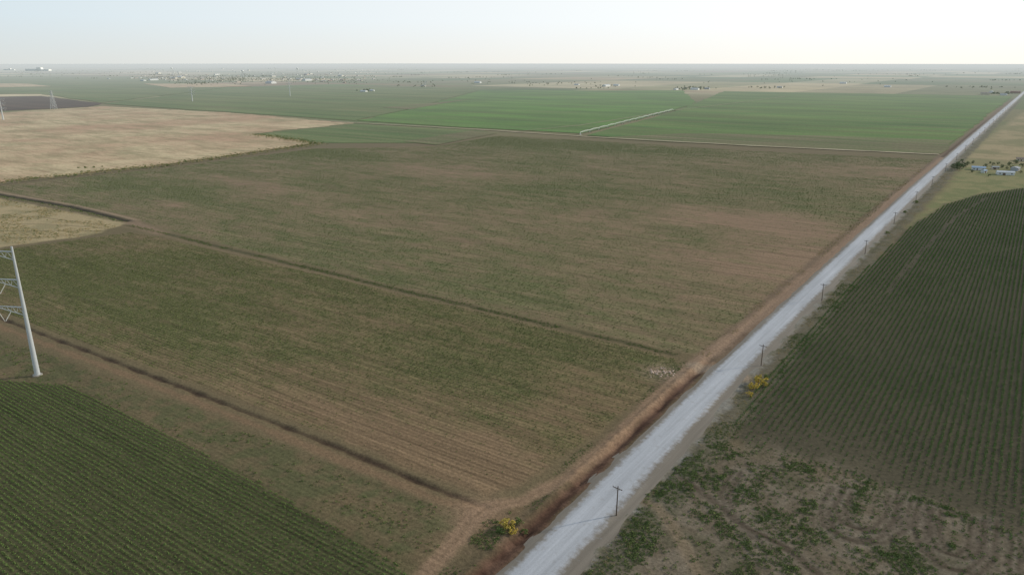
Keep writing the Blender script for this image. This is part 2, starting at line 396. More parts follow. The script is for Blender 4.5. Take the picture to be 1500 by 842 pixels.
c=mixc(nt,maprange(nt,noise(nt,.02,6,sc=(.4,1,1),rough=.75),.46,.62,0,.75),c,C(138,130,94))
c=mixc(nt,maprange(nt,noise(nt,.12,4,sc=(.2,1,1),rough=.7),.48,.68,0,.7),c,C(146,122,94))
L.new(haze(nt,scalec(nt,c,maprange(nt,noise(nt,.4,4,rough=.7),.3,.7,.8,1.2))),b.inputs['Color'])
brn=mat_field('ploughed_soil',C(82,68,58),C(70,58,50),C(96,76,64))
dirt=mat_simple('dirt_track_soil',C(174,160,132),.25,.3,.95,.05)
sheet('crop_field',[(-200,112),(200,112),(330,129),(150,151),(60,138),(-200,138)],.45,g_dk,30)
sheet('crop_field',[(150,152.5),(330,130),(620,128),(700,133),(600,160),(520,177)],.5,g_dk)
sheet('crop_field',[(523,177),(603,160),(703,133),(1000,133),(1020,150),(985,163),(850,196),(720,189)],.55,g_br,30)
sheet('crop_field',[(860,199),(988,164),(1023,150),(1060,134),(1483,141),(1376,224),(1100,212)],.5,g_md,20)
sheet('crop_field',[(870,202),(1000,196),(1200,199),(1398,206),(1378,226),(1100,215)],.65,g_sp,30)
sheet('crop_field',[(376,197),(522,183),(690,190),(715,194),(610,210),(468,210)],.4,g_dk)
sheet('dry_field',[(-300,175),(0,165),(150,156),(330,165),(518,181),(372,196.5),(463,210),(250,240),(0,267),(-300,300)],.3,tan_,24,7,20)
sheet('ploughed_field',[(-300,140),(0,142),(60,141),(150,152),(128,157),(0,163),(-300,172)],.35,brn,20)
sheet('dry_field',[(-100,122),(40,123),(75,127),(-100,130)],.7,tan_)
sheet('dry_field',[(210,123),(330,123),(370,127),(250,129)],.7,tan_)
sheet('dry_field',[(560,158),(690,146),(650,152),(600,161)],.75,g_sp)
sheet('dry_field',[(590,208),(690,192),(728,196),(640,213)],.55,g_sp)
strip('dirt_track',[(460,176),(520,180.5),(720,191.5),(860,201),(1100,214),(1376,227)],8,.75,dirt,1.0)
strip('dirt_track',[(-100,280),(0,270),(250,243),(464,213)],4,.4,mat_simple('grassy_track_soil',C(128,118,86),.3,.3,.95,.05),1.0)
strip('dirt_track',[(760,193),(850,184),(985,163),(1150,142)],7,.8,mat_simple('wheel_track_soil',C(124,124,84),.2,.3,.95,.05))

# ---------------------------------------------------------------- plants as instances
def clump(name,nl,rx,ry,h,ls,seed,mat,up=.4):
    r=random.Random(seed); v=[];f=[]
    for i in range(nl):
        t=r.random()*6.283; q_=math.sqrt(r.random()); z=h*(.15+.85*r.random())*(1-.45*q_)
        c_=Vector((math.cos(t)*q_*rx,math.sin(t)*q_*ry,z))
        nrm=Vector((r.gauss(0,1)+math.cos(t)*.5,r.gauss(0,1)+math.sin(t)*.5,r.random()*2*up+.2)).normalized()
        a=nrm.orthogonal().normalized(); b_=nrm.cross(a); th=r.random()*6.28
        a,b_=a*math.cos(th)+b_*math.sin(th),b_*math.cos(th)-a*math.sin(th)
        s=ls*(.6+.8*r.random()); k=len(v)
        for (p,w) in((-1,0),(0,-.6),(1,0),(0,.6)): v.append(tuple(c_+a*s*p+b_*s*w))
        f.append((k,k+1,k+2,k+3))
    me=mesh(name,v,f,[mat]); return bpy.data.objects.new(name,me)
def scatter(name,pts,sc,variants,seed=1):
    n=len(pts); r=np.random.default_rng(seed)
    me=bpy.data.meshes.new(name); me.vertices.add(n)
    z=height(pts[:,0],pts[:,1]) if pts.shape[1]==2 else pts[:,2]
    me.vertices.foreach_set('co',np.stack([pts[:,0],pts[:,1],z],1).astype(np.float32).ravel())
    for nm,arr in (('plant_scale',sc),('plant_turn',r.random(n)*6.283)):
        a=me.attributes.new(nm,'FLOAT','POINT'); a.data.foreach_set('value',np.asarray(arr,np.float32))
    me.update()
    o=add(name,me,kind='stuff')
    ng=bpy.data.node_groups.new(name,'GeometryNodeTree')
    ng.interface.new_socket('Geometry',in_out='INPUT',socket_type='NodeSocketGeometry')
    ng.interface.new_socket('Geometry',in_out='OUTPUT',socket_type='NodeSocketGeometry')
    gi=ng.nodes.new('NodeGroupInput'); go=ng.nodes.new('NodeGroupOutput')
    jn=ng.nodes.new('GeometryNodeJoinGeometry')
    for vo in variants:
        oi=ng.nodes.new('GeometryNodeObjectInfo'); oi.inputs['Object'].default_value=vo; oi.inputs['As Instance'].default_value=True
        ng.links.new(oi.outputs['Geometry'],jn.inputs[0])
    ip=ng.nodes.new('GeometryNodeInstanceOnPoints'); ip.inputs['Pick Instance'].default_value=True
    ng.links.new(gi.outputs[0],ip.inputs['Points']); ng.links.new(jn.outputs[0],ip.inputs['Instance'])
    def na(nm):
        q_=ng.nodes.new('GeometryNodeInputNamedAttribute'); q_.data_type='FLOAT'; q_.inputs['Name'].default_value=nm; return q_.outputs['Attribute']
    cx=ng.nodes.new('ShaderNodeCombineXYZ'); ng.links.new(na('plant_turn'),cx.inputs[2])
    ng.links.new(cx.outputs[0],ip.inputs['Rotation']); ng.links.new(na('plant_scale'),ip.inputs['Scale'])
    rv=ng.nodes.new('FunctionNodeRandomValue'); rv.data_type='INT'
    ins=[s for s in rv.inputs if s.enabled and s.name in('Min','Max')]
    ins[0].default_value=0; ins[1].default_value=len(variants)-1
    ng.links.new([s for s in rv.outputs if s.enabled][0],ip.inputs['Instance Index'])
    ng.links.new(ip.outputs[0],go.inputs[0])
    md=o.modifiers.new('scatter','NODES'); md.node_group=ng
    return o
def rows(P,along,spacing,step,jit=.2,wander=.12,seed=1):
    r=np.random.default_rng(seed); x0,y0=P.min(0); x1,y1=P.max(0)
    if along=='x': a=np.arange(x0,x1,step); b_=np.arange(y0,y1,spacing); A,B=np.meshgrid(a,b_); 
    else: a=np.arange(y0,y1,step); b_=np.arange(x0,x1,spacing); B,A=np.meshgrid(b_,a)
    A=A.ravel();B=B.ravel(); A=A+r.uniform(-jit,jit,A.shape)*step*2; B=B+r.normal(0,wander,B.shape)
    x,y=(A,B) if along=='x' else (B,A)
    k=inpoly(x,y,P)
    x,y=x[k],y[k]
    return x,y,r
def visible(x,y,margin=.12):
    R=x*cy+y*sy; Fd=-x*sy+y*cy
    dep=Fd*cp+CAMH*sp; v=(CAMH*cp-Fd*sp)/dep; u=R/dep
    return (dep>0)&(np.abs(u)<.694*(1+margin)+.03)&(v<.39*(1+margin)+.05)
leafD=mat_leaf('cotton_leaf_dark',C(82,106,60),C(94,116,66),C(116,134,88),vary=False)
leafF=mat_leaf('cotton_leaf_fresh',C(90,116,62),C(104,126,70),C(128,142,90),vary=False)
leafM=mat_leaf('crop_leaf_olive',C(98,112,66),C(114,120,76),C(136,134,94),vary=False)
leafW=mat_leaf('weed_leaf',C(90,110,62),C(108,120,74),C(132,136,90),vary=False)
leafY=mat_leaf('dry_grass_blade',C(174,156,116),C(158,144,104),C(188,170,130),vary=False)
leafO=mat_leaf('yellow_bush_leaf',C(204,176,84),C(178,158,82),C(140,140,74),vary=False)
vD=[clump('cotton_plant',13,.42,.42,.7,.18,s,leafD) for s in range(5)]
vF=[clump('cotton_plant',12,.42,.42,.62,.17,s+10,leafF) for s in range(5)]
vM=[clump('crop_plant',9,.5,.42,.36,.18,s+20,leafM) for s in range(5)]
vW=[clump('weed',20,.7,.7,.55,.18,s+60,leafW) for s in range(5)]
vY=[clump('grass_tuft',14,.6,.6,.4,.16,s+80,leafY) for s in range(4)]

LOWEDGE=SP([(1055,643),(1130,662),(1250,700),(1400,760),(1560,830),(1750,910)])
x,y,r=rows(P_R,'y',2.05,1.0,seed=2,wander=.05,jit=.1)
k=visible(x,y); x,y=x[k],y[k]
edge=pdist(x,y,LOWEDGE); low=fbm(x,y,10,101)
p=np.clip(.98-.62*(1-sstep(0,36,edge+(low-.5)*34)),0,1)
trk=linemask(x,y,SP([(1445,290),(1400,318),(1340,380),(1300,430)]),2.5,.6)
p*=1-.85*trk
sclR=(.85+.35*fbm(x,y,40,103))*(.72+.28*sstep(0,45,edge))
k=r.random(len(x))<p
scatter('cotton_crop',np.stack([x,y],1)[k],(sclR*r.uniform(.85,1.25,len(x)))[k],vD,1)
x,y,r=rows(P_BR,'y',2.05,1.0,seed=22,wander=.08); k=visible(x,y); x,y=x[k],y[k]
ed=pdist(x,y,LOWEDGE); pr=np.exp(-ed/28)*.5*(.3+sstep(.35,.55,fbm(x,y,9,171)))+.08
for A in ARCS: pr*=1-.9*linemask(x,y,A,4,1)
pr*=1-linemask(x,y,L_BRT,5,1)
k=r.random(len(x))<pr; x,y=x[k],y[k]; scatter('cotton_crop',np.stack([x,y],1),r.uniform(.45,.85,len(x)),vD,16)
x,y,r=rows(P_L,'x',1.45,.75,seed=3,wander=.05); k=visible(x,y)&(r.random(len(x))<.97); x,y=x[k],y[k]
scatter('cotton_crop',np.stack([x,y],1),.84*r.uniform(.8,1.2,len(x)),vF,2)
x,y,r=rows(P_ML,'x',1.7,.95,seed=4,wander=.08); k=visible(x,y); x,y=x[k],y[k]
d=dens_ML(x,y); k=r.random(len(x))<.08+.82*d; x,y,d=x[k],y[k],d[k]
scatter('thin_crop',np.stack([x,y],1),(.62+.42*d)*r.uniform(.6,1.35,len(x)),vM,3)
x,y,r=rows(P_MU,'x',2.2,1.6,seed=5,wander=.12,jit=.5); k=visible(x,y,.05); x,y=x[k],y[k]
d=dens_MU(x,y); k=r.random(len(x))<.05+.8*d; x,y,d=x[k],y[k],d[k]
scatter('thin_crop',np.stack([x,y],1),(.65+.4*d)*r.uniform(.7,1.3,len(x)),vM,4)
def rnd(P,n,seed):
    r=np.random.default_rng(seed); x0,y0=P.min(0); x1,y1=P.max(0)
    x=r.uniform(x0,x1,n); y=r.uniform(y0,y1,n); k=inpoly(x,y,P)&visible(x,y); return x[k],y[k],r
x,y,r=rnd(P_BR,110000,6); dn=fbm(x,y,8,111)
ed=pdist(x,y,LOWEDGE)
cx_,cy__=S(960,690); pr=sstep(.46,.72,dn+.12*np.exp(-((x-cx_)**2+(y-cy__)**2)/900)+.02*np.exp(-(ed/12)**2))
for A in ARCS: pr*=1-.9*linemask(x,y,A,4,1)
pr*=1-linemask(x,y,L_BRT,6,1)
k=r.random(len(x))<pr*.34+.04; x,y=x[k],y[k]
scatter('weeds',np.stack([x,y],1),.25+.95*r.random(len(x))**2.2,vW,5)
x,y,r=rows(P_W,'x',1.7,.9,seed=7,wander=.4); k=visible(x,y); x,y=x[k],y[k]
dn=fbm(x*.5,y,7,121); k=r.random(len(x))<sstep(.38,.66,dn)*.55+.1; x,y=x[k],y[k]
k=(linemask(x,y,L_TR1,3.4,1)<.5)&(linemask(x,y,L_TR2,6,1)<.5); x,y=x[k],y[k]
scatter('weeds',np.stack([x,y],1),.22+.75*r.random(len(x))**2.0,vW,6)
P_J=SP([(705,765),(765,742),(850,702),(790,760),(700,850),(650,850)])
x,y,r=rnd(P_J,3000,8); dn=fbm(x,y,8,131); k=(r.random(len(x))<sstep(.4,.6,dn)*.35)&(road_off(x,y)<-14); x,y=x[k],y[k]
scatter('weeds',np.stack([x,y],1),r.uniform(.3,.9,len(x)),vW,7)
def along(L,n,w,seed):
    r=np.random.default_rng(seed); seg=np.hypot(*np.diff(L,axis=0).T); cum=np.concatenate([[0],np.cumsum(seg)])
    t=r.random(n)*cum[-1]; x=np.interp(t,cum,L[:,0])+r.normal(0,w,n); y=np.interp(t,cum,L[:,1])+r.normal(0,w,n); return x,y,r
x,y,r=along(L_DIV,2000,1.3,9); k=fbm(x,y,12,181)>.42; scatter('weeds',np.stack([x,y],1)[k],r.uniform(.25,.8,len(x))[k],vW,8)
x,y,r=along(L_DT2+np.array([0,-4]),1500,2,11); scatter('weeds',np.stack([x,y],1),r.uniform(.5,1.2,len(x)),vW,10)
r=np.random.default_rng(12); y=r.uniform(90,420,5500); o=r.uniform(10,19,5500); x=road_x(y)+o
k=(fbm(x,y,10,141)>.48)&(linemask(x,y,L_BRT,5,1)<.5); x,y=x[k],y[k]; scatter('verge_grass',np.stack([x,y],1),r.uniform(.2,.65,len(x)),vW,11)
r=np.random.default_rng(32); y=r.uniform(90,270,1800); o=-r.uniform(13,19,1800); x=road_x(y)+o
k=(fbm(x,y,7,143)>.5)&(linemask(x,y,L_TR2,5,1)<.5); x,y=x[k],y[k]; scatter('verge_grass',np.stack([x,y],1),r.uniform(.2,.5,len(x)),vW,18)
y=r.uniform(90,950,9000); o=np.where(r.random(9000)<.5,-r.uniform(12,17,9000),r.uniform(9,17,9000)); x=road_x(y)+o
k=(fbm(x,y,10,142)>.5)&((o>0)|(y>275)); x,y=x[k],y[k]; scatter('verge_grass',np.stack([x,y],1),r.uniform(.3,.75,len(x)),vY,12)
x,y,r=rnd(P_DRY,90000,13); k=r.random(len(x))<sstep(.42,.6,fbm(x*.3,y,12,151))*.5; x,y=x[k],y[k]; scatter('dry_grass',np.stack([x,y],1),r.uniform(.5,1.3,len(x)),vY+vW[:1],13)
# scrub feathering the edge of the stubble field
x,y,r=along(SP([(0,267),(250,241),(463,211),(420,203),(374,197)]),2600,9,15); scatter('dry_grass',np.stack([x,y,np.full(len(x),.3)],1),r.uniform(.8,2.0,len(x)),vY+vW[:3],17)

# ---------------------------------------------------------------- bushes / trees
bark=mat_simple('tree_bark',C(92,78,62),.25,6)
treeleaf=mat_leaf('tree_leaf',C(72,90,52),C(84,100,58),C(106,114,70),far=True)
def crown_mesh(name,R,h0,h1,nc,nl,ls,seed,mat):
    r=random.Random(seed); v=[];f=[]
    for i in range(nc):
        t=r.random()*6.283; q_=r.random()**.6; zz=h0+(h1-h0)*r.random(); k_=math.sqrt(max(.05,1-((zz-(h0+h1)/2)/((h1-h0)/1.7))**2))
        cc=Vector((math.cos(t)*q_*R*k_,math.sin(t)*q_*R*k_,zz)); cr=R*(.22+.2*r.random())
        for j in range(nl):
            d=Vector((r.gauss(0,1),r.gauss(0,1),r.gauss(0,.8))).normalized(); c_=cc+d*cr*(.5+.5*r.random())
            nrm=(d+Vector((r.gauss(0,.5),r.gauss(0,.5),r.gauss(0,.5)))).normalized(); a=nrm.orthogonal().normalized(); b_=nrm.cross(a); s=ls*(.6+.8*r.random()); k=len(v)
            for (p,w) in((-1,0),(0,-.6),(1,0),(0,.6)): v.append(tuple(c_+a*s*p+b_*s*w))
            f.append((k,k+1,k+2,k+3))
    return mesh(name,v,f,[mat])
def trunk_mesh(seed,h):
    r=random.Random(seed); b=MB(); b.rod((0,0,-.2),(0.1,0,h*.45),.28,.18,8)
    for i in range(6):
        t=i*1.05+r.random(); b.rod((.1,0,h*(.28+.03*i)),(math.cos(t)*h*.26,math.sin(t)*h*.26,h*(.6+.05*i)),.12,.04,5)
    return b.mesh('trunk',bark)
TR=[(trunk_mesh(s,8),crown_mesh('crown',3.4,1.6,7.6,24,26,.34,s,treeleaf)) for s in range(4)]
BUSHM=[crown_mesh('bush',1.3,.35,1.7,12,26,.17,s+9,leafW) for s in range(3)]; BUSHY=crown_mesh('bush',1.3,.35,1.8,13,26,.18,33,leafO)
def gz(x,y): return float(height(np.array([x]),np.array([y]))[0])
def tree(x,y,s,i,label,group=None):
    t=add('tree',None,label=label,cat='tree',group=group,loc=(x,y,gz(x,y))); t.scale=(s*random.uniform(.9,1.4),s*random.uniform(.9,1.4),s*random.uniform(.7,1.0)); t.rotation_euler[2]=random.random()*6
    a,b_=TR[i%4]; add('trunk',a,t); add('crown',b_,t)
for i,(px,py,s) in enumerate([(1397,247,.9),(1402,249,1.1),(1406,250,1.0),(1411,246,.9),(1417,242,.7),(1403,243,.8),(1409,240,.7),(1425,240,.5),(1478,243,.7),(1488,240,.8),(1497,246,.7),(1450,240,.45),(1462,241,.5),(1443,246,.6),(1454,243,.5),(1467,246,.7),(1424,253,.5),(1495,254,.5),(1448,259,.4),(1475,248,.5),(1482,247,.6)]):
    tree(*S(px,py),s,i,'leafy green shade tree beside the farmyard','farmyard trees')
for i,(px,py,s,y_) in enumerate([(1113,562,1.9,1),(1104,570,1.5,1),(1122,555,1.2,0),(1098,580,1.0,1),(1118,566,1.2,1),(745,775,1.5,1),(733,781,1.0,0),(760,768,1.0,0),(752,782,.9,1),(768,776,.9,0),(738,770,.9,1),(115,247,1.4,0),(125,247,1.6,0),(138,246,1.3,0),(150,245,1.1,0),(1010,715,1.0,0),(1342,297,1.6,0),(1325,312,1.5,0),(1300,342,1.2,0)]):
    x,y=S(px,py); o=add('bush',BUSHY if y_ else BUSHM[i%3],label='yellowing dry bush growing on the dirt verge' if y_ else 'low green bush growing on rough ground',cat='bush',group='scattered verge bushes',loc=(x,y,gz(x,y))); o.scale=(s,s,s*.8); o.rotation_euler[2]=i
fartree=[crown_mesh('far_tree',4.2,.2,6.0,10,7,1.1,s+50,treeleaf) for s in range(4)]
fto=[bpy.data.objects.new('far_tree',m_) for m_ in fartree]
r=np.random.default_rng(21); pts=[];sc=[]
def ftree(px,py,n,wx,wy,s0=.6,s1=1.1):
    for _ in range(n):
        a=px+r.normal(0,wx); b_=py+r.normal(0,wy)
        if b_<98: b_=98+r.random()*2
        p_=S(a,b_); pts.append((*p_,0)); sc.append(r.uniform(s0,s1))
for c_ in [(240,113,150,22,2.6),(330,116,320,35,2.6),(430,115,240,50,2.6),(500,118,90,30,2.4),(290,122,60,18,1.0),(1015,130,40,16,1.0),(1000,131,14,6,.8),(1130,129,20,15,.8),(890,126,20,12,.8),(1465,138,20,10,1.2),(1440,128,20,20,1),(620,127,16,15,1),(540,133,14,6,.6),(820,122,25,50,2),(700,120,40,70,3),(1200,118,40,90,4),(150,106,60,60,2.5)]:
    ftree(c_[0],c_[1],c_[2],c_[3],c_[4])
for _ in range(120):
    a=r.uniform(-100,1600); b_=100+abs(r.normal(0,8)); wx=r.uniform(4,20)
    ftree(a,b_,int(r.uniform(6,16)),wx,.15,.7,1.3)
scatter('distant_trees',np.array(pts),np.array(sc),fto,15)

# ---------------------------------------------------------------- buildings
MW=[mat_simple('painted_wall_'+n,c_,.1,.8) for n,c_ in (('white',C(204,207,206)),('cream',C(192,182,160)),('brick',C(146,110,90)),('grey',C(154,160,166)))]
MR=[mat_simple('roof_'+n,c_,.12,.8,.6) for n,c_ in (('pale',C(194,200,204)),('red',C(136,90,74)),('brown',C(116,98,86)),('blue',C(140,166,190)),('grey',C(140,146,152)))]
glass=mat_simple('dark_window_glass',C(44,52,60),.1,1,.15,.5); doorm=mat_simple('door_paint',C(92,72,58),.1,2)
def building(name,px,py,w,d,h,wm,rmt,rot,label,cat,group=None,detail=False,pitch=.28,xy=None,z=0):
    x,y=xy or S(px,py)
    o=add(name,None,label=label,cat=cat,group=group,loc=(x,y,z)); o.rotation_euler[2]=rot
    rh=pitch*d/2
    v=[(-w/2,-d/2,-.3),(w/2,-d/2,-.3),(w/2,d/2,-.3),(-w/2,d/2,-.3),(-w/2,-d/2,h),(w/2,-d/2,h),(w/2,d/2,h),(-w/2,d/2,h),(-w/2,0,h+rh),(w/2,0,h+rh)]
    add('wall',mesh('wall',v,[(0,1,5,4),(2,3,7,6),(1,2,6,9,5),(3,0,4,8,7)],[wm]),o)
    e=.5;t=.18; ww=w/2+e; dd=d/2+e; zl=h-e*pitch
    v=[(-ww,-dd,zl+.02),(ww,-dd,zl+.02),(ww,0,h+rh+.02),(-ww,0,h+rh+.02),(ww,dd,zl+.02),(-ww,dd,zl+.02)]
    v+= [(a,b_,c_+t) for a,b_,c_ in v]
    add('roof',mesh('roof',v,[(0,1,2,3),(3,2,4,5),(6,7,8,9),(9,8,10,11),(0,1,7,6),(4,5,11,10),(1,2,8,7),(2,4,10,8),(5,3,9,11),(3,0,6,9)],[rmt]),o)
    if detail:
        for sgn in(-1,1):
            add('door',MB().cube(w*.1*sgn,sgn*(d/2+.03),1.05,1.1 if name!='farm_shed' else 2.6,.08,2.1).mesh('door',doorm),o)
            for k in(-.34,.34):
                add('window',MB().cube(w*k,sgn*(d/2+.03),1.5,1.3,.07,1.0).mesh('window',glass),o)
    return o
building('farm_house',1433,249,13,8,2.9,MW[0],MR[3],.1,'white farm house with pale blue metal roof','house',detail=True)
building('farm_shed',1472,256,16,7,3.0,MW[0],MR[0],.25,'long white metal farm shed on dirt yard','shed',detail=True)
building('farm_shed',1487,250,11,7,3.2,MW[3],MR[4],1.4,'grey metal farm shed beside the yard','shed',detail=True)
building('farm_shed',1457,248,7,5,2.6,MW[1],MR[4],.4,'small cream shed with grey metal roof','shed',detail=True)
building('farm_shed',1441,253,6,4,2.5,MW[0],MR[3],1.2,'small white outbuilding with blue roof','shed',detail=True)
building('farm_house',1497,236,12,8,2.9,MW[1],MR[2],.1,'cream house with brown roof among trees','house',detail=True)
for i,(px,py,w,d,h,a,b_) in enumerate([(990,132,26,14,5,0,0),(1018,132,34,18,6,0,0),(1036,131,22,14,5,3,4),(1005,130,18,12,4,1,2),(888,127,50,20,7,0,0),(903,126,30,16,6,0,0),(1142,129,24,14,5,0,4),(533,135,30,14,5,0,0),(545,134,20,12,5,0,0),(845,125,26,14,5,0,4),(1443,139,30,16,6,1,2),(1452,136,26,14,5,0,0),(1470,140,22,12,5,0,4),(1487,137,34,18,7,2,1),(1300,128,30,16,6,0,0),(1235,123,36,18,7,0,0),(620,127,26,14,5,1,4),(700,122,40,18,7,0,0),(210,119,40,18,6,0,0),(225,118,60,20,7,0,0)]):
    building('barn',px,py,w,d,h,MW[a],MR[b_],random.choice([0,1.57,.05]),'pale metal barn standing between open fields','barn','scattered farm barns')
for i in range(130):
    cx_=random.choice([(240,30),(320,45),(400,45),(460,45),(510,30)]); px=random.gauss(*cx_); py=random.gauss(115 if random.random()<.6 else 107,3.2)
    if py<101: py=101+random.random()*3
    big=random.random()<.14; w=random.uniform(28,60) if big else random.uniform(16,26); d=w*random.uniform(.45,.7); h=random.uniform(6,10) if big else 4
    wi=random.choice([0,1,1,2,3]); ri=random.choice([0,4,4]) if big else random.choice([0,1,1,2,2,4])
    building('warehouse' if big else 'house',px,py,w,d,h,MW[wi],MR[ri],random.choice([0,1.57]),
      ('pale flat-sided warehouse at the edge of the town' if big else 'small pitched-roof house in the distant town'),'warehouse' if big else 'house','buildings of the distant town')
def gin(px,py,scale):
    x,y=S(px,py); o=add('industrial_plant',None,label='large white industrial plant with stepped blocks',cat='factory',loc=(x,y,0)); o.rotation_euler[2]=YAW
    for cx0,w,h,d in ((-90,170,26,80),(20,60,48,60),(105,120,20,70)):
        add('production_hall',MB().cube(cx0*scale,0,h*scale/2,w*scale,d*scale,h*scale).mesh('production_hall',MW[0]),o)
gin(57,104,1.0)
gin(14,103,.5)
def water_tower(px,py,H):
    x,y=S(px,py); o=add('water_tower',None,label='white elevated water tower above the town',cat='water tower',loc=(x,y,0))
    b=MB()
    for k in range(6):
        t=k*math.pi/3; b.rod((math.cos(t)*H*.2,math.sin(t)*H*.2,0),(math.cos(t)*H*.14,math.sin(t)*H*.14,H*.72),.7,.7,6)
    b.rod((0,0,0),(0,0,H*.72),1.4,1.4,8); add('leg_frame',b.mesh('leg_frame',MW[3]),o)
    bm=bmesh.new(); bmesh.ops.create_uvsphere(bm,u_segments=20,v_segments=12,radius=H*.2)
    for v_ in bm.verts: v_.co.z=v_.co.z*.8+H*.82
    me=bpy.data.meshes.new('tank'); bm.to_mesh(me); bm.free(); me.materials.append(MW[0]); add('tank',me,o)
water_tower(356,112,55); water_tower(436,107,60); water_tower(252,106,60)

# ---------------------------------------------------------------- utility poles by the road
wood=mat_simple('weathered_pole_wood',C(84,70,58),.25,3); porc=mat_simple('grey_insulator',C(150,150,150),.1,3,.3,.5)
pm=MB().rod((0,0,-.6),(0,0,9.0),.19,.13,10).mesh('shaft',wood)
am=MB().cube(0,-.2,8.45,2.9,.13,.16).rod((-.75,-.16,8.4),(0,-.12,7.6),.035).rod((.75,-.16,8.4),(0,-.12,7.6),.035).mesh('crossarm',wood)
im=MB().rod((0,0,0),(0,0,.14),.05,.05,8).rod((0,0,.14),(0,0,.3),.09,.05,8).mesh('insulator',porc)
py_=[(-.6487,1.346),(-.648,2.426),(-.654,3.311),(-.662,4.311)]+[(-.664,5.27),(-.664,6.25),(-.664,7.2)]+[(-.662+.0022*k*1.0,8.2+k) for k in range(14)]
for i,(a,b_) in enumerate(py_):
    x,y=a*CAMH,b_*CAMH; o=add('utility_pole',None,label='wooden utility pole with single crossarm beside gravel road',cat='utility pole',group='utility poles along the road',loc=(x,y,gz(x,y)))
    o.rotation_euler=(random.uniform(-.015,.015),random.uniform(-.015,.015),random.uniform(-.15,.15))
    add('shaft',pm,o); add('crossarm',am,o)
    for k in(-1.3,-.55,.55,1.3):
        q_=add('insulator',im,o); q_.location=(k,-.2,8.53)

# ---------------------------------------------------------------- transmission structure (close)
steel=mat_simple('galvanised_steel',C(186,190,190),.08,.7,.45,.4); conc=mat_simple('concrete_base',C(160,154,144),.15,2); ins=mat_simple('pale_insulator',C(214,214,206),.05,3,.3,.5)
def tpole(x,y,H,label,armdir,detail=True,thick=1.0,group=None,both=False):
    o=add('transmission_pole',None,label=label,cat='transmission pole',group=group,loc=(x,y,gz(x,y) if detail else 0)); o.rotation_euler[2]=armdir
    n=16; v=[];f=[]
    for k in range(9):
        for i in range(n):
            t=2*math.pi*i/n; rr=(1.0-.64*k/8)*thick; v.append((math.cos(t)*rr,math.sin(t)*rr,H*k/8))
    for k in range(8):
        for i in range(n): j=(i+1)%n; f.append((k*n+i,k*n+j,(k+1)*n+j,(k+1)*n+i))
    f.append([8*n+i for i in range(n)])
    add('shaft',mesh('shaft',v,f,[steel]),o)
    if detail: add('base',MB().rod((0,0,-.8),(0,0,.45),1.7,1.7,20).mesh('base',conc),o)
    for zf in (.93,.72,.51):
        z=H*zf
        for sg in ((-1,1) if both else (-1,)):
            Ln=11*sg; b=MB()
            b.rod((0,.35,z+1.6),(Ln,0,z+2.2),.16*thick,.12*thick,6); b.rod((0,-.35,z+1.6),(Ln,0,z+2.2),.16*thick,.12*thick,6)
            b.rod((0,0,z-1.6),(Ln,0,z+2.0),.16*thick,.12*thick,6)
            prev=(0,0,z-1.6)
            for q_ in range(1,5):
                t=q_/5; up_=(Ln*t,0,z+1.6+.6*t); lo=(Ln*(t+.08),0,z-1.6+3.6*(t+.08))
                b.rod(prev,up_,.08*thick,n=5); b.rod(up_,lo,.08*thick,n=5); prev=lo
            arm=add('crossarm',b.mesh('crossarm',steel),o)
            for p0,p1 in (((Ln*.45,0,z+.2),(Ln*.72,0,z-4.0)),((Ln*.98,0,z+1.9),(Ln*.74,0,z-4.0))):
                b=MB(); P0=Vector(p0);P1=Vector(p1); b.rod(p0,p1,.06,n=6)
                for k in range(14):
                    c0=P0.lerp(P1,(k+.5)/15); c1=P0.lerp(P1,(k+.9)/15); b.rod(c0,c1,.17,.12,8)
                add('insulator',b.mesh('insulator',ins),arm)
x,y=S(55,549); tpole(x,y,51,'tall tapered galvanised steel transmission pole with lattice arms',YAW,True)
for px,py,top in ((5,176,145),(282,149,128),(425,141,118),(623,128,120)):
    x,y=S(px,py); Fd=-x*sy+y*cy; dep=Fd*cp+CAMH*sp; tpole(x,y,(py-top)*dep/F_PX*1.02,'distant pale steel transmission pole standing in crops',YAW,False,1.5,'distant transmission poles',True)
def lattice(px,py,top):
    x,y=S(px,py); dep=(-x*sy+y*cy)*cp+CAMH*sp; H=(py-top)*dep/F_PX
    o=add('lattice_tower',None,label='grey steel lattice transmission tower beside ploughed field',cat='transmission tower',loc=(x,y,0)); o.rotation_euler[2]=YAW
    b=MB(); W=lambda z: (H*.13)*(1-z/H*.86)
    lv=[0,.22,.4,.55,.68,.8,.9,1]
    for i in range(len(lv)-1):
        z0,z1=lv[i]*H,lv[i+1]*H; w0,w1=W(z0),W(z1)
        cs=[(-1,-1),(1,-1),(1,1),(-1,1)]
        for j in range(4):
            a=cs[j];c_=cs[(j+1)%4]
            b.rod((a[0]*w0,a[1]*w0,z0),(a[0]*w1,a[1]*w1,z1),.28,n=4)
            b.rod((a[0]*w0,a[1]*w0,z0),(c_[0]*w1,c_[1]*w1,z1),.16,n=4); b.rod((c_[0]*w0,c_[1]*w0,z0),(a[0]*w1,a[1]*w1,z1),.16,n=4)
            b.rod((a[0]*w1,a[1]*w1,z1),(c_[0]*w1,c_[1]*w1,z1),.14,n=4)
    add('tower_frame',b.mesh('tower_frame',steel),o)
    for zf,l in ((.68,.2),(.82,.17),(.95,.13)):
        for sg in(-1,1):
            z=H*zf; b=MB().rod((0,0,z+1.5),(sg*l*H,0,z),.2,n=4).rod((0,0,z-1),(sg*l*H,0,z),.2,n=4); add('crossarm',b.mesh('crossarm',steel),o)
lattice(79,160,134)

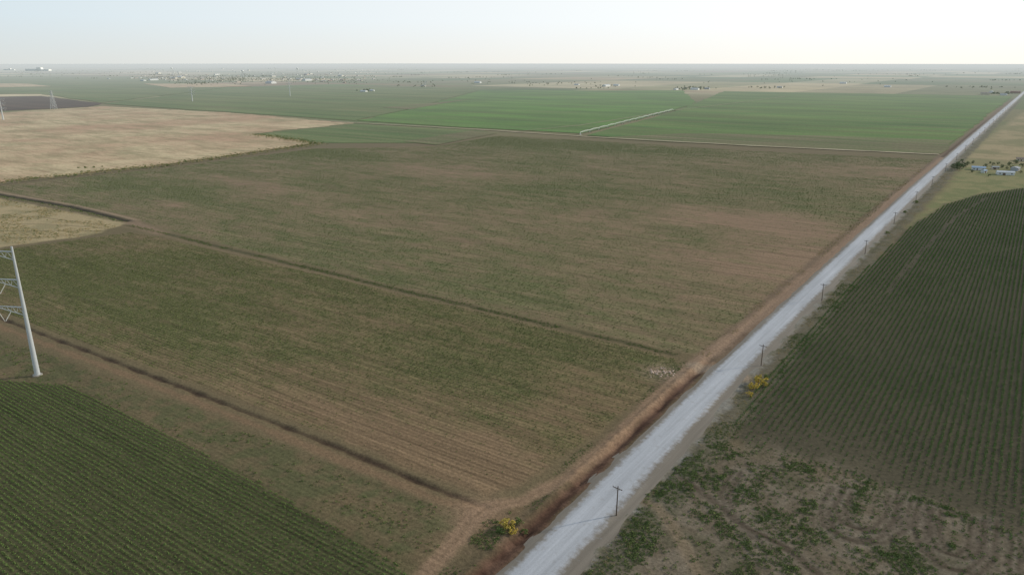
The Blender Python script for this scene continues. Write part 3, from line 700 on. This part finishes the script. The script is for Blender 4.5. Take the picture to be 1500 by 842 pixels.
# ---------------------------------------------------------------- centre pivot irrigator
p0=np.array(S(850,198)); p1=np.array(S(986,163)); Lt=float(np.hypot(*(p1-p0))); ang=math.atan2(*(p1-p0)[::-1])
irr=add('irrigation_pivot',None,label='long galvanised centre pivot irrigator standing across green crop',cat='irrigation machine',loc=(p0[0],p0[1],.5)); irr.rotation_euler[2]=ang
galv=mat_simple('irrigator_galvanised',C(214,216,212),.06,.5,.5,.3); tyre=mat_simple('tyre_rubber',C(40,38,36),.1,3)
ns=14; sl=Lt/ns
b=MB(); rise=1.2; K=8
def arch(t): return 4.0+rise*4*t*(1-t)
for k in range(K):
    t0,t1=k/K,(k+1)/K; b.rod((sl*t0,0,arch(t0)),(sl*t1,0,arch(t1)),.28,n=6)
    for s_ in(-1,1):
        b.rod((sl*t0,s_*.8*4*t0*(1-t0),arch(t0)-1.4*4*t0*(1-t0)),(sl*t1,s_*.8*4*t1*(1-t1),arch(t1)-1.4*4*t1*(1-t1)),.1,n=4)
        if k: b.rod((sl*t0,0,arch(t0)),(sl*t0,s_*.8*4*t0*(1-t0),arch(t0)-1.4*4*t0*(1-t0)),.08,n=4)
    b.rod((sl*(t0+.06),0,arch(t0)),(sl*(t0+.06),0,1.4),.05,n=4)
spm=b.mesh('span',galv)
b=MB()
for s_ in(-1,1):
    b.rod((0,s_*2,.7),(0,0,4.0),.14,n=5); b.rod((.5,s_*2,.7),(.2,0,4.0),.1,n=5)
b.rod((0,-2.2,.7),(0,2.2,.7),.16,n=5); twm=b.mesh('wheel_tower',galv)
whm=MB().rod((-.2,0,0),(.2,0,0),.7,.7,16).mesh('wheel',tyre)
add('pivot_centre',MB().rod((0,0,-.5),(0,0,4.4),.35,.25,8).rod((-1.6,-1.6,-.5),(0,0,3.6),.14).rod((1.6,-1.6,-.5),(0,0,3.6),.14).rod((-1.6,1.6,-.5),(0,0,3.6),.14).rod((1.6,1.6,-.5),(0,0,3.6),.14).mesh('pivot_centre',galv),irr)
for k in range(ns):
    add('span',spm,irr).location=(k*sl,0,0)
    tw=add('wheel_tower',twm,irr); tw.location=((k+1)*sl,0,0)
    for s_ in(-1,1): add('wheel',whm,tw).location=(0,s_*2,.7)

# ---------------------------------------------------------------- rubble pile at the field corner
stone=mat_simple('pale_rubble',C(200,176,158),.25,1.5)
def rockmesh(seed,R):
    bm=bmesh.new(); bmesh.ops.create_icosphere(bm,subdivisions=2,radius=R); r=random.Random(seed); o=Vector((r.random()*9,r.random()*9,0))
    from mathutils import noise as mn
    for v_ in bm.verts: v_.co*= .75+.6*mn.noise(v_.co/R*1.2+o); v_.co.z*=.6
    me=bpy.data.meshes.new('rubble_stone'); bm.to_mesh(me); bm.free(); me.materials.append(stone); return me
RK=[rockmesh(s,1) for s in range(5)]
for i in range(46):
    px=random.gauss(970,11); py=random.gauss(545,3.2); x,y=S(px,py); s=random.uniform(.2,.7)
    o=add('rubble_stone',RK[i%5],label='pale broken concrete chunk in dumped rubble',cat='rubble',group='dumped rubble pile',loc=(x,y,gz(x,y)+s*.15)); o.scale=(s,s*random.uniform(.7,1.6),s); o.rotation_euler=(0,0,random.random()*6)

# ---------------------------------------------------------------- world, sun
SUN_EL=math.radians(22); SUN_AZ=math.radians(36)  # clockwise from +Y
w=bpy.data.worlds.new('World'); scn.world=w; w.use_nodes=True; nt=w.node_tree; L=nt.links
bg=nt.nodes.get('Background') or nt.nodes.new('ShaderNodeBackground')
sk=nt.nodes.new('ShaderNodeTexSky'); sk.sky_type='NISHITA'; sk.sun_disc=False; sk.sun_elevation=SUN_EL; sk.sun_rotation=SUN_AZ
sk.air_density=1.0; sk.dust_density=.6; sk.ozone_density=1.5
STR=.12
tc=nt.nodes.new('ShaderNodeTexCoord'); sx_=nt.nodes.new('ShaderNodeSeparateXYZ'); L.new(tc.outputs['Generated'],sx_.inputs[0])
dt=nt.nodes.new('ShaderNodeVectorMath'); dt.operation='DOT_PRODUCT'; L.new(tc.outputs['Generated'],dt.inputs[0]); dt.inputs[1].default_value=(math.sin(SUN_AZ),math.cos(SUN_AZ),0)
side=maprange(nt,dt.outputs['Value'],-.3,.65,0,1)
def K_(r,g,b,k=1): return tuple(v/STR*k for v in C(r,g,b))
hor=mixc(nt,side,K_(218,223,221),K_(255,252,244,1.03)); upc=mixc(nt,side,K_(216,230,237),K_(253,255,255,1.06))
hz=mixc(nt,maprange(nt,sx_.outputs['Z'],0.0,.05,0,1),hor,upc)
fac=maprange(nt,sx_.outputs['Z'],.08,.75,.97,.3)
L.new(mixc(nt,fac,sk.outputs[0],hz),bg.inputs[0]); bg.inputs[1].default_value=STR
sd=bpy.data.lights.new('sun','SUN'); sd.energy=2.7; sd.angle=math.radians(2.0); sd.color=(1,.92,.8)
so=bpy.data.objects.new('sun',sd); ROOT.objects.link(so)
d=Vector((math.sin(SUN_AZ)*math.cos(SUN_EL),math.cos(SUN_AZ)*math.cos(SUN_EL),math.sin(SUN_EL)))
so.rotation_euler=d.to_track_quat('Z','Y').to_euler(); so.location=(0,0,300)

cd=bpy.data.cameras.new('camera'); cd.sensor_width=36; cd.lens=36*F_PX/1500; cd.clip_start=1; cd.clip_end=200000
co=bpy.data.objects.new('camera',cd); ROOT.objects.link(co); co.location=(0,0,CAMH)
fwd=Vector((-sy*cp,cy*cp,-sp)); co.rotation_euler=fwd.to_track_quat('-Z','Y').to_euler()
scn.camera=co
scn.view_settings.view_transform='Standard'; scn.view_settings.look='None'; scn.view_settings.exposure=0
